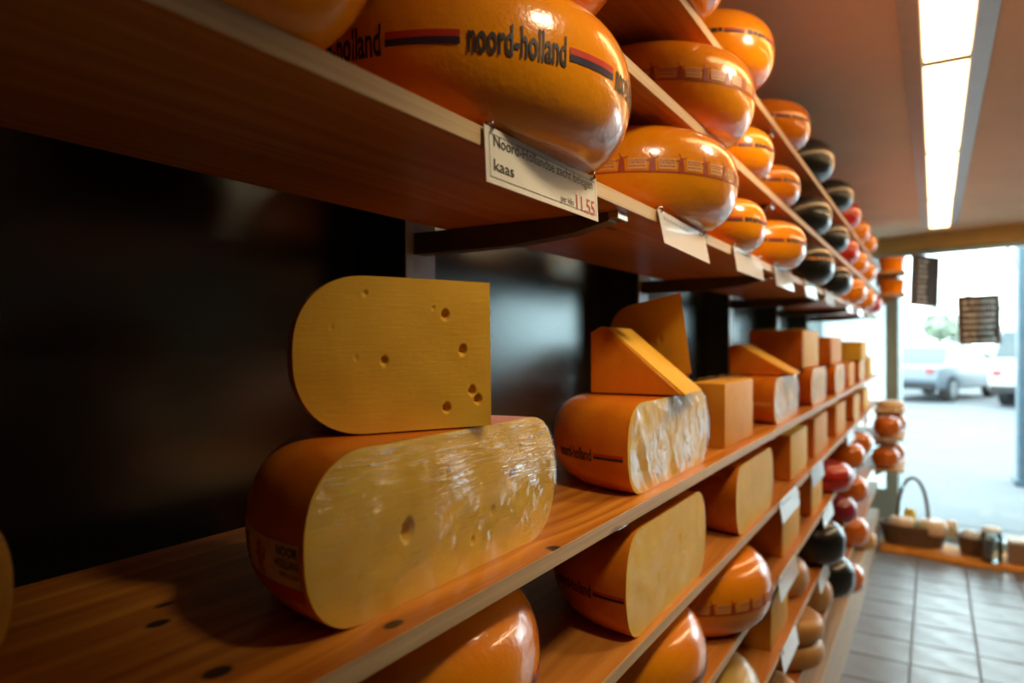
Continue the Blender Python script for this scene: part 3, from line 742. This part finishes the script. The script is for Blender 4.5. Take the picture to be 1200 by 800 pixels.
wheel('F', 941, .13, .10, TANRIND, 'tan cheese round at the bottom edge, fourth shelf below', None, -.29)
o1 = wheel('F', 966, .125, .075, TANRIND, 'flat tan cheese round, lower of two, fourth shelf below', None, -.29)
o2 = wheel('F', 966, .12, .070, TANRIND, 'flat tan cheese round stacked on another, fourth shelf below', None, -.29); o2.location.z += .076
wheel('F', 976, .11, .12, TANRIND, 'tan cheese round just before the big black one, fourth shelf below', None, -.32)
wheel('F', 1003, .12, .155, BLACKWAX, 'big black waxed cheese on the fourth shelf below', None, -.26, e=.07)
wheel('F', 1019, .10, .135, BALLWAX, 'amber ball cheese on the fourth shelf below', None, -.27, e=.06)
wheel('G', 1014, .10, .13, BALLWAX, 'amber ball cheese on the lowest shelf', None, -.28, e=.058)
wheel('G', 1028, .08, .10, TANRIND, 'small brown cheese round on the lowest shelf near the baskets', None, -.28)

# end-of-row ledges with ball cheeses, toward the window
def ledge(z, label, y0=4.95, y1=5.50):
    m = MB(); m.box(-.345, -.165, y0, y1, H+z-.018, H+z); m.prism([(-.345, H+z-.018), (-.20, H+z-.018), (-.345, H+z-.10)], (y0+y1)/2-.01, (y0+y1)/2+.01, 'y')
    tag(link('end_ledge', m.mesh('ledge', PINE_EDGE, False, .001)), label, 'ledge')
ledge(-.60, 'small pine ledge at the window end, upper of the two with ball cheeses')
ledge(-.80, 'small pine ledge at the window end, lower of the two with ball cheeses')
for (y, x, z, w) in ((5.02, -.26, -.60, 'left on the upper'), (5.30, -.24, -.60, 'right on the upper'), (5.02, -.27, -.80, 'left on the lower'), (5.30, -.25, -.80, 'right on the lower')):
    tag(link('ball_cheese', rind_mesh(.082, .13, .062, BALLWAX), None, (x, y, H+z)), 'shiny amber ball cheese %s window-end ledge' % w, 'cheese')
ledge(-.44, 'small pine ledge at the window end carrying a boat-shaped cheese', 5.1, 5.5)
tag(link('loaf_cheese', rind_mesh(.085, .05, .024, BREAD), None, (-.255, 5.30, H-.44)), 'cream flat round cheese on the highest low ledge by the window', 'cheese')
for (z, w) in ((.335, 'lower'), (.485, 'upper')):
    ledge(z, 'small pine ledge high at the window end, %s one' % w, 5.2, 5.5)
    o = empty('cheese_tub', (-.25, 5.35, H+z)); m = MB(); m.lathe([(0, 0), (.072, 0), (.082, .085), (0, .085)], 24); link('tub', m.mesh('tub', ORANGE, 'auto'), o)
    m = MB(); m.lathe([(0, .085), (.086, .085), (.086, .097), (0, .097)], 24); link('lid', m.mesh('lid', ORANGE, 'auto'), o)
    tag(o, 'orange round tub on the %s high ledge by the window' % w, 'tub')

# ================================================================== price tags
def price_tag(y0, y1, ztop, hgt, label, mat=CARDCOOL, full=False, tilt=4, roll=0, x=FR+.0025):
    W = y1-y0; t = .0012
    o = empty('price_tag', (x, y0, H+ztop)); o.rotation_euler = (R(roll), R(-tilt), 0)
    m = MB(); m.box(0, t, 0, W, -hgt, 0); link('card', m.mesh('card', mat, False, .0003, 1), o)
    m = MB()
    def put(s, yy, zz, w, ch, mi, b=0):
        v, f = fit(s, w, ch, b); m.add([(t+.0006, yy+a, zz+c) for a, c in v], f, mi)
    if full:
        put('Noord-Hollandse zacht belegen', .0135, -.0165, W*.885, .0105, 0, .006)
        put('kaas', .0125, -.0385, .034, .0105, 0, .006); put('per kilo', W*.60, -.0435, .030, .0070, 0, .004); put('11.55', W*.755, -.0462, .047, .0165, 1, .008)
        b = .0006; i = .006
        for (a0, a1, z0, z1) in ((i, W-i, -i-b, -i), (i, W-i, -hgt+i, -hgt+i+b), (i, i+b, -hgt+i, -i), (W-i-b, W-i, -hgt+i, -i)):
            m.add([(t+.0005, a0, z0), (t+.0005, a1, z0), (t+.0005, a1, z1), (t+.0005, a0, z1)], [(0, 1, 2, 3)], 0)
        link('lettering', m.mesh('lettering', [INK, REDINK]), o)
    else:
        rr = random.Random(int(y0*1000)); yy = W*.08
        while yy < W*.55:
            w = .006+.010*rr.random(); m.add([(t+.0005, yy, -.013), (t+.0005, min(yy+w, W*.6), -.013), (t+.0005, min(yy+w, W*.6), -.0085), (t+.0005, yy, -.0085)], [(0, 1, 2, 3)]); yy += w+.004
        link('faint_print', m.mesh('faint_print', [simple_grey]), o)
    for yy in (.010, W-.012):
        m = MB(); m.tube([(t, yy, -.004), (t+.003, yy, -.002), (t+.003, yy, .003), (-.004, yy, .004)], .0016, 6); link('clip', m.mesh('clip', CHROME, True), o)
    tag(o, label, 'price tag', 'price tags along the shelves'); return o
simple_grey = simple('faint_grey_ink', (.42, .43, .44), .6)
price_tag(.497, .731, SHELF['B']+.001, .0515, 'printed price tag reading 11.55 below the lettered cheese wheel', CARD, True, 3)
price_tag(.94, 1.165, SHELF['B']+.001, .052, 'half glinting price tag under the windmill-banded wheel', CARDCOOL, False, 12, -2)
tl = [('third', 1.37, 1.62), ('fourth', 1.77, 2.08), ('fifth', 2.22, 2.60), ('sixth', 2.68, 3.05), ('seventh', 3.34, 3.62), ('eighth', 3.9, 4.25)]
for w, a, b in tl: price_tag(a, a+.24 if b-a > .26 else b, SHELF['B']+.001, .052, 'blank white price tag, %s along the shelf above the cut cheeses' % w, CARDCOOL, False, 9)
for k, lst in (('C', ((1.84, 2.10), (2.36, 2.62), (3.4, 3.7), (4.2, 4.5))), ('D', ((1.82, 2.08), (2.62, 2.88), (3.5, 3.75))), ('E', ((1.86, 2.08), (2.52, 2.76)))):
    nm = {'C': 'first', 'D': 'second', 'E': 'third'}[k]
    for i, (a, b) in enumerate(lst): price_tag(a, b, SHELF[k]+.001, .055, 'white price tag, %s of those on the %s shelf below the cut cheeses' % (ord_[i], nm), CARDCOOL, False, 9)

# ================================================================== display by the window
m = MB(); n = 40; vs = []
for i in range(n+1):
    t = i/n; x = -.33+1.55*t; yf = 5.38-.10*t+.025*math.sin(t*15)
    for (dy, z) in ((.36, .03), (.06, .035), (.01, .030), (0, .015), (-.005, .001)): vs.append((x, yf+dy+(0 if dy > .1 else .004*math.sin(t*60)), z))
m.add(vs, [(i*5+j, (i+1)*5+j, (i+1)*5+j+1, i*5+j+1) for i in range(n) for j in range(4)])
me = m.mesh('display_cloth', CLOTH, True); clo = tag(link('display_cloth', me), 'wavy orange cloth spread on the floor under the baskets', 'cloth')
md = clo.modifiers.new('thick', 'SOLIDIFY'); md.thickness = .004
def basket(loc, rx, ry, hgt, label, handle=True):
    o = empty('wicker_basket', loc); m = MB(); rows = 9
    for k in range(rows):
        z = .008+(hgt-.012)*k/(rows-1); q = .86+.14*k/(rows-1); pts = []
        for i in range(48):
            a = 2*math.pi*i/48; w = 1+.02*(1 if (i+k) % 2 else -1); pts.append((rx*q*w*math.cos(a), ry*q*w*math.sin(a), z))
        m.tube(pts, hgt/rows*.62, 5, 0, True)
    for i in range(24):
        a = 2*math.pi*i/24; m.tube([(rx*.86*math.cos(a), ry*.86*math.sin(a), .0), (rx*math.cos(a), ry*math.sin(a), hgt)], .005, 5)
    m.lathe([(0, .004), (rx*.86, .004), (rx*.86, .010), (0, .010)], 24, sy=ry/rx)
    link('woven_body', m.mesh('woven', WICKER, True), o)
    m = MB(); pts = [(rx*1.02*math.cos(2*math.pi*i/40), ry*1.02*math.sin(2*math.pi*i/40), hgt) for i in range(40)]; m.tube(pts, .011, 6, 0, True); link('rim', m.mesh('rim', WICKER, True), o)
    if handle:
        m = MB(); pts = [(rx*.47*math.cos(math.pi*i/20), 0, hgt*.7+.37*math.sin(math.pi*i/20)**.75) for i in range(21)]; m.tube(pts, .012, 8); link('handle', m.mesh('handle', WICKER, True), o)
    tag(o, label, 'basket'); return o
ZC = .036
basket((-.13, 5.60, ZC), .20, .125, .13, 'brown wicker basket with a tall arched handle on the floor by the window')
for (x, y, z, r, hh, mt, w) in ((-.20, 5.58, .085, .085, .10, BREAD, 'cream round cheese at the left in the handled basket'), (-.01, 5.57, .085, .095, .105, BREAD, 'larger cream round cheese in the middle of the handled basket'), (.10, 5.63, .085, .04, .10, BREAD, 'small cream cheese at the right in the handled basket'), (-.15, 5.68, .09, .04, .14, YELLOW, 'little yellow cheese at the back of the handled basket')):
    tag(link('round_cheese', rind_mesh(r, hh, min(hh*.45, r*.6), mt), None, (x, y, ZC+z)), w, 'cheese')
def leaf(x, y, z, a, label):
    m = MB(); vs = [(0, 0, 0), (.03, .018, .008), (.07, .02, .012), (.10, 0, .0), (.07, -.02, .012), (.03, -.018, .008), (.05, 0, .018)]
    m.add(vs, [(0, 1, 6), (1, 2, 6), (2, 3, 6), (3, 4, 6), (4, 5, 6), (5, 0, 6)])
    o = link('garnish_leaf', m.mesh('leaf', LEAF, True), None, (x, y, z), a); o.modifiers.new('t', 'SOLIDIFY').thickness = .003; tag(o, label, 'leaf', 'garnish leaves')
leaf(-.14, 5.475, ZC+.145, .3, 'green garnish leaf on the left rim of the handled basket'); leaf(.06, 5.50, ZC+.150, .2, 'green garnish leaf on the right rim of the handled basket')
basket((.24, 5.56, ZC), .10, .10, .11, 'small round wicker basket between the handled basket and the box', False)
for (x, y, w) in ((.20, 5.55, 'left'), (.28, 5.56, 'right')):
    tag(link('wrapped_cheese', rind_mesh(.042, .10, .035, PAPER), None, (x, y, ZC+.055)), 'white wrapped little cheese, %s one in the small round basket' % w, 'cheese')
o = empty('glass_jar', (.315, 5.40, ZC)); m = MB(); m.lathe([(0, .002), (.055, .002), (.06, .01), (.06, .17), (.05, .19), (.05, .20), (.046, .20), (.046, .19), (.056, .168), (.056, .012), (0, .010)], 28); link('jar_body', m.mesh('jar', JARGLASS, 'auto'), o)
m = MB(); m.lathe([(0, .222), (.045, .222), (.056, .214), (.056, .198), (0, .198)], 28); link('lid', m.mesh('lid', PAPER, 'auto'), o); tag(o, 'clear glass jar with a white lid beside the small basket', 'jar')
o = empty('cardboard_box', (.48, 5.47, ZC)); m = MB(); m.box(-.075, .075, -.07, .07, 0, .13); link('carton', m.mesh('carton', CARDBOARD, False, .002), o)
m = MB(); m.box(-.078, .078, -.073, .073, .13, .15); link('lid', m.mesh('boxlid', PAPER, False, .003), o); tag(o, 'brown carton with a white lid right of the glass jar', 'box')
o = empty('glazed_bowl', (.63, 5.34, ZC)); m = MB(); m.lathe([(0, 0), (.035, 0), (.04, .008), (.075, .05), (.08, .075), (.074, .075), (.068, .05), (.03, .014), (0, .012)], 28); link('bowl', m.mesh('bowl', NAVY, 'auto'), o)
tag(o, 'dark blue glazed bowl at the right end of the window display', 'bowl')
o = empty('paper_parcel', (.72, 5.52, ZC)); m = MB(); m.box(-.10, .10, -.06, .06, 0, .12); link('parcel', m.mesh('parcel', PAPER, True, .012, 3), o)
m = MB(); m.box(-.012, .012, -.063, .063, -.001, .123); link('ribbon', m.mesh('ribbon', NAVY, False, .001), o); tag(o, 'white paper parcel with a dark ribbon behind the glazed bowl', 'parcel')

# hanging boards in the window
def hang_board(loc, w, h, rz, roll, label, style, topz):
    o = empty('hanging_board', loc); o.rotation_euler = (0, R(roll), R(rz))
    m = MB(); m.box(-w/2, w/2, -.008, .008, -h, 0); link('board', m.mesh('board', CHALKBOARD, False, .002), o)
    m = MB(); f = .014
    for a in ((-w/2, w/2, -f, 0), (-w/2, w/2, -h, -h+f), (-w/2, -w/2+f, -h+f, -f), (w/2-f, w/2, -h+f, -f)): m.box(a[0], a[1], -.012, .012, a[2], a[3])
    link('frame', m.mesh('frame', WOODBROWN, False, .001), o)
    m = MB(); rr = random.Random(style)
    if style == 1:
        for k in range(9):
            z = -.035-(h-.07)*k/8
            for x in (-w*.30, -w*.12): m.box(x, x+w*(.10+.08*rr.random()), -.0098, -.0082, z-.014, z)
    else:
        for k in range(7):
            z = -.04-(h-.08)*k/6; x = -w*.38
            while x < w*.34:
                q = w*(.03+.07*rr.random()); m.box(x, min(x+q, w*.38), -.0098, -.0082, z-.012-.010*rr.random(), z+.004); x += q+w*.03
    link('chalk_marks', m.mesh('chalk', CHALK), o)['kind'] = 'stuff'
    m = MB()
    for s in (-1, 1): m.tube([(s*w*.32, 0, 0), (0, 0, topz)], .0022, 5)
    link('cord', m.mesh('cord', WOODBROWN), o); tag(o, label, 'board'); return o
def wpos(u, v, D):
    X = (u-600)/800*D; return (-.526*D+.85*X, .85*D+.526*X, H+(402-v)/800*D)
hang_board(wpos(1085, 300, 5.05), .25, .37, 50, 3, 'narrow-looking turned dark chalk board hanging left in the window', 1, .06)
hang_board(wpos(1146, 346, 4.95), .255, .355, 8, -2, 'dark chalk board hanging squarely in the middle of the window', 2, .33)

# ================================================================== outside
m = MB(); m.box(-30, 45, 6.3, 70, -.10, -.02); struct(link('ground', m.mesh('ground', ASPHALT)), 'pale asphalt of the car park outside')
m = MB(); m.box(-8, 14, 6.5, 9.2, -.02, .0); struct(link('pavement', m.mesh('pavement', KERB, False, .01)), 'pavement strip outside the shop')
o = empty('canopy_column', (.885, 8.75, 0)); m = MB(); m.box(-.16, .16, -.16, .16, .05, 3.2); link('shaft', m.mesh('shaft', COLUMN, False, .01), o)
m = MB(); m.box(-.19, .19, -.19, .19, 0, .06); link('foot_plate', m.mesh('foot', COLUMN, False, .008), o); tag(o, 'blue grey column on the pavement at the right edge', 'column')
def car(loc, heading, paint, label, kind='sedan'):
    o = empty('parked_car', loc, heading)      # local +x forward
    if kind == 'sedan':
        low = [(-2.1, .32), (-2.15, .55), (-2.1, .88), (-1.55, .95), (1.0, .95), (1.75, .86), (2.1, .68), (2.15, .40), (2.1, .28)]
        cab = [(-1.55, .94), (-.95, 1.40), (-.4, 1.46), (.25, 1.42), (1.05, .94)]; W = .86
    elif kind == 'van':
        low = [(-2.2, .35), (-2.25, .6), (-2.22, 1.05), (1.3, 1.05), (2.1, .92), (2.25, .62), (2.2, .32)]
        cab = [(-2.2, 1.04), (-2.02, 1.82), (-1.7, 1.90), (.5, 1.88), (1.35, 1.04)]; W = .92
    else:
        low = [(-1.95, .35), (-2.0, .6), (-1.95, .98), (1.0, .98), (1.75, .9), (2.0, .66), (1.98, .35)]
        cab = [(-1.93, .97), (-1.6, 1.50), (-1.2, 1.60), (.2, 1.56), (1.0, .97)]; W = .88
    m = MB(); m.prism(low, -W, W, 'y'); body = link('body', m.mesh('body', paint, True, .06, 3), o)
    # cabin narrower at the roof
    zt = max(z for x, z in cab); zb = cab[0][1]; n = len(cab); vs = []
    for s in (-1, 1):
        for x, z in cab: vs.append((x, s*(W-.02-.16*(z-zb)/(zt-zb)), z))
    m = MB(); m.add(vs, [tuple(range(n)), tuple(range(n, 2*n))[::-1]]+[(i, (i+1) % n, n+(i+1) % n, n+i) for i in range(n)])
    link('cabin', m.mesh('cabin', paint, True, .05, 3), o)
    def inner(q): return [(x*1.0+(0 if abs(x) < .01 else 0), z) for x, z in q]
    cxm = sum(x for x, z in cab)/n
    for s in (-1, 1):
        vs = []
        for x, z in cab:
            x2 = cxm+(x-cxm)*.86; z2 = zb+.05+(z-zb)*.80; vs.append((x2, s*(W-.02-.16*(z2-zb)/(zt-zb)+.012), z2))
        m = MB(); m.add(vs+[(a, b-s*.02, c) for a, b, c in vs], [tuple(range(n)), tuple(range(n, 2*n))[::-1]]+[(i, (i+1) % n, n+(i+1) % n, n+i) for i in range(n)])
        link('side_window', m.mesh('side_window', CARGLASS), o)
    for (a, b, nm) in ((cab[0], cab[1], 'rear_window'), (cab[-1], cab[-2], 'windscreen')):
        d = -1 if nm == 'rear_window' else 1
        ax, az = a[0]+(b[0]-a[0])*.12+d*.02, a[1]+(b[1]-a[1])*.12; bx, bz = a[0]+(b[0]-a[0])*.9+d*.02, a[1]+(b[1]-a[1])*.9
        wa, wb = W-.12, W-.24; m = MB()
        m.add([(ax, -wa, az), (ax, wa, az), (bx, wb, bz), (bx, -wb, bz), (ax-d*.03, -wa, az), (ax-d*.03, wa, az), (bx-d*.03, wb, bz), (bx-d*.03, -wb, bz)], [(0, 1, 2, 3), (7, 6, 5, 4), (0, 4, 5, 1), (1, 5, 6, 2), (2, 6, 7, 3), (3, 7, 4, 0)])
        link(nm, m.mesh(nm, CARGLASS), o)
    x0, x1 = (-1.3, 1.3)
    for x in (x0, x1):
        for s in (-1, 1):
            m = MB(); m.tube([(x, s*(W+.02), .32), (x, s*(W-.20), .32)], .32, 24); wv = link('wheel', m.mesh('wheel', TYRE, 'auto'), o)
            m = MB(); m.tube([(x, s*(W+.035), .32), (x, s*(W), .32)], .20, 16); link('hub_cap', m.mesh('hub', CHROME, 'auto'), wv)
    xr = low[1][0]
    for s in (-1, 1):
        m = MB(); m.box(xr-.03, xr+.12, s*W*.80-.09, s*W*.80+.09, .72, .86); link('tail_light', m.mesh('tail', TAIL, False, .01), o)
        m = MB(); m.box(-xr-.14, -xr+.0, s*W*.72-.14, s*W*.72+.14, .60, .72); link('head_light', m.mesh('head', CARDCOOL, False, .01), o)
    m = MB(); m.box(xr-.04, xr+.1, -W*.95, W*.95, .34, .50); link('bumper', m.mesh('bumper', TYRE, False, .02), o)
    tag(o, label, 'car'); return o
hd = math.atan2(2.2, .91)
car((.08, 21.9, -.02), hd, CARSILVER, 'silver car parked outside, nearest to the window frame', 'sedan')
car((2.75, 20.9, -.02), hd, CARWHITE, 'white van parked at the right beside the silver car', 'van')
car((-.75, 27.5, -.02), hd, CARWHITE, 'white estate car parked behind the silver car', 'hatch')
o = empty('yellow_sign', (.95, 27.0, 0)); m = MB(); m.tube([(0, 0, 0), (0, 0, 1.5)], .035, 8); link('post', m.mesh('post', COLUMN, True), o)
m = MB(); m.box(-.17, .17, -.03, .03, .85, 1.35); link('sign_plate', m.mesh('plate', YELLOW, False, .01), o)
m = MB(); m.box(-.17, .02, -.03, .03, 1.36, 1.56); link('red_plate', m.mesh('red_plate', TAIL, False, .01), o); tag(o, 'small yellow and red post sign beyond the silver car', 'sign')
def hedge(x0, x1, y, h, label):
    m = MB(); n = 40
    for k in range(420):
        x = x0+(x1-x0)*random.random(); z = h*random.random()**.6; yy = y+(random.random()-.5)*.9; a = random.random()*6.28; q = .16
        c, s = math.cos(a)*q, math.sin(a)*q; t = (random.random()-.5)*q*1.4
        m.add([(x-c, yy-s, z-t), (x+s*.4, yy-c*.4, z+q*.5), (x+c, yy+s, z+t), (x-s*.4, yy+c*.4, z-q*.5)], [(0, 1, 2, 3)])
    m.box(x0+.1, x1-.1, y-.3, y+.3, 0, h*.8)
    tag(link('hedge', m.mesh('hedge', HEDGE)), label, 'hedge')
hedge(.9, 4.2, 31, 1.15, 'low green hedge beyond the parked cars')
def tree(x, y, h, rad, label, seed):
    rr = random.Random(seed); o = empty('tree', (x, y, 0)); m = MB()
    m.tube([(0, 0, 0), (.05, 0, h*.35), (0, .05, h*.8)], [.18, .13, .04], 8)
    tips = []
    for k in range(14):
        a = rr.random()*6.28; z = h*(.3+.4*rr.random()); L = rad*(.5+.5*rr.random())
        p = (math.cos(a)*L, math.sin(a)*L, z+L*.7); tips.append(p); m.tube([(0, 0, z), (p[0]*.5, p[1]*.5, z+L*.45), p], [.06, .04, .015], 5)
    link('trunk', m.mesh('trunk', BARK, True), o)
    m = MB()
    for k in range(900):
        p = rr.choice(tips); q = .22; d = Vector((rr.gauss(0, 1), rr.gauss(0, 1), rr.gauss(0, .8)))*rad*.24
        c = Vector(p)+d; u = Vector((rr.gauss(0, 1), rr.gauss(0, 1), rr.gauss(0, 1))).normalized()*q; w = u.orthogonal().normalized()*q*.6
        m.add([c-u, c+w, c+u, c-w], [(0, 1, 2, 3)])
    link('crown', m.mesh('crown', FOLIAGE), o); tag(o, label, 'tree', 'trees beyond the car park')
tree(-4.5, 47, 4.2, 2.0, 'hazy tree far beyond the car park, left one', 1); tree(1.2, 52, 3.6, 2.0, 'hazy tree far beyond the car park, middle one', 2); tree(6.4, 42, 7.5, 2.2, 'taller hazy tree at the right beyond the van', 3)
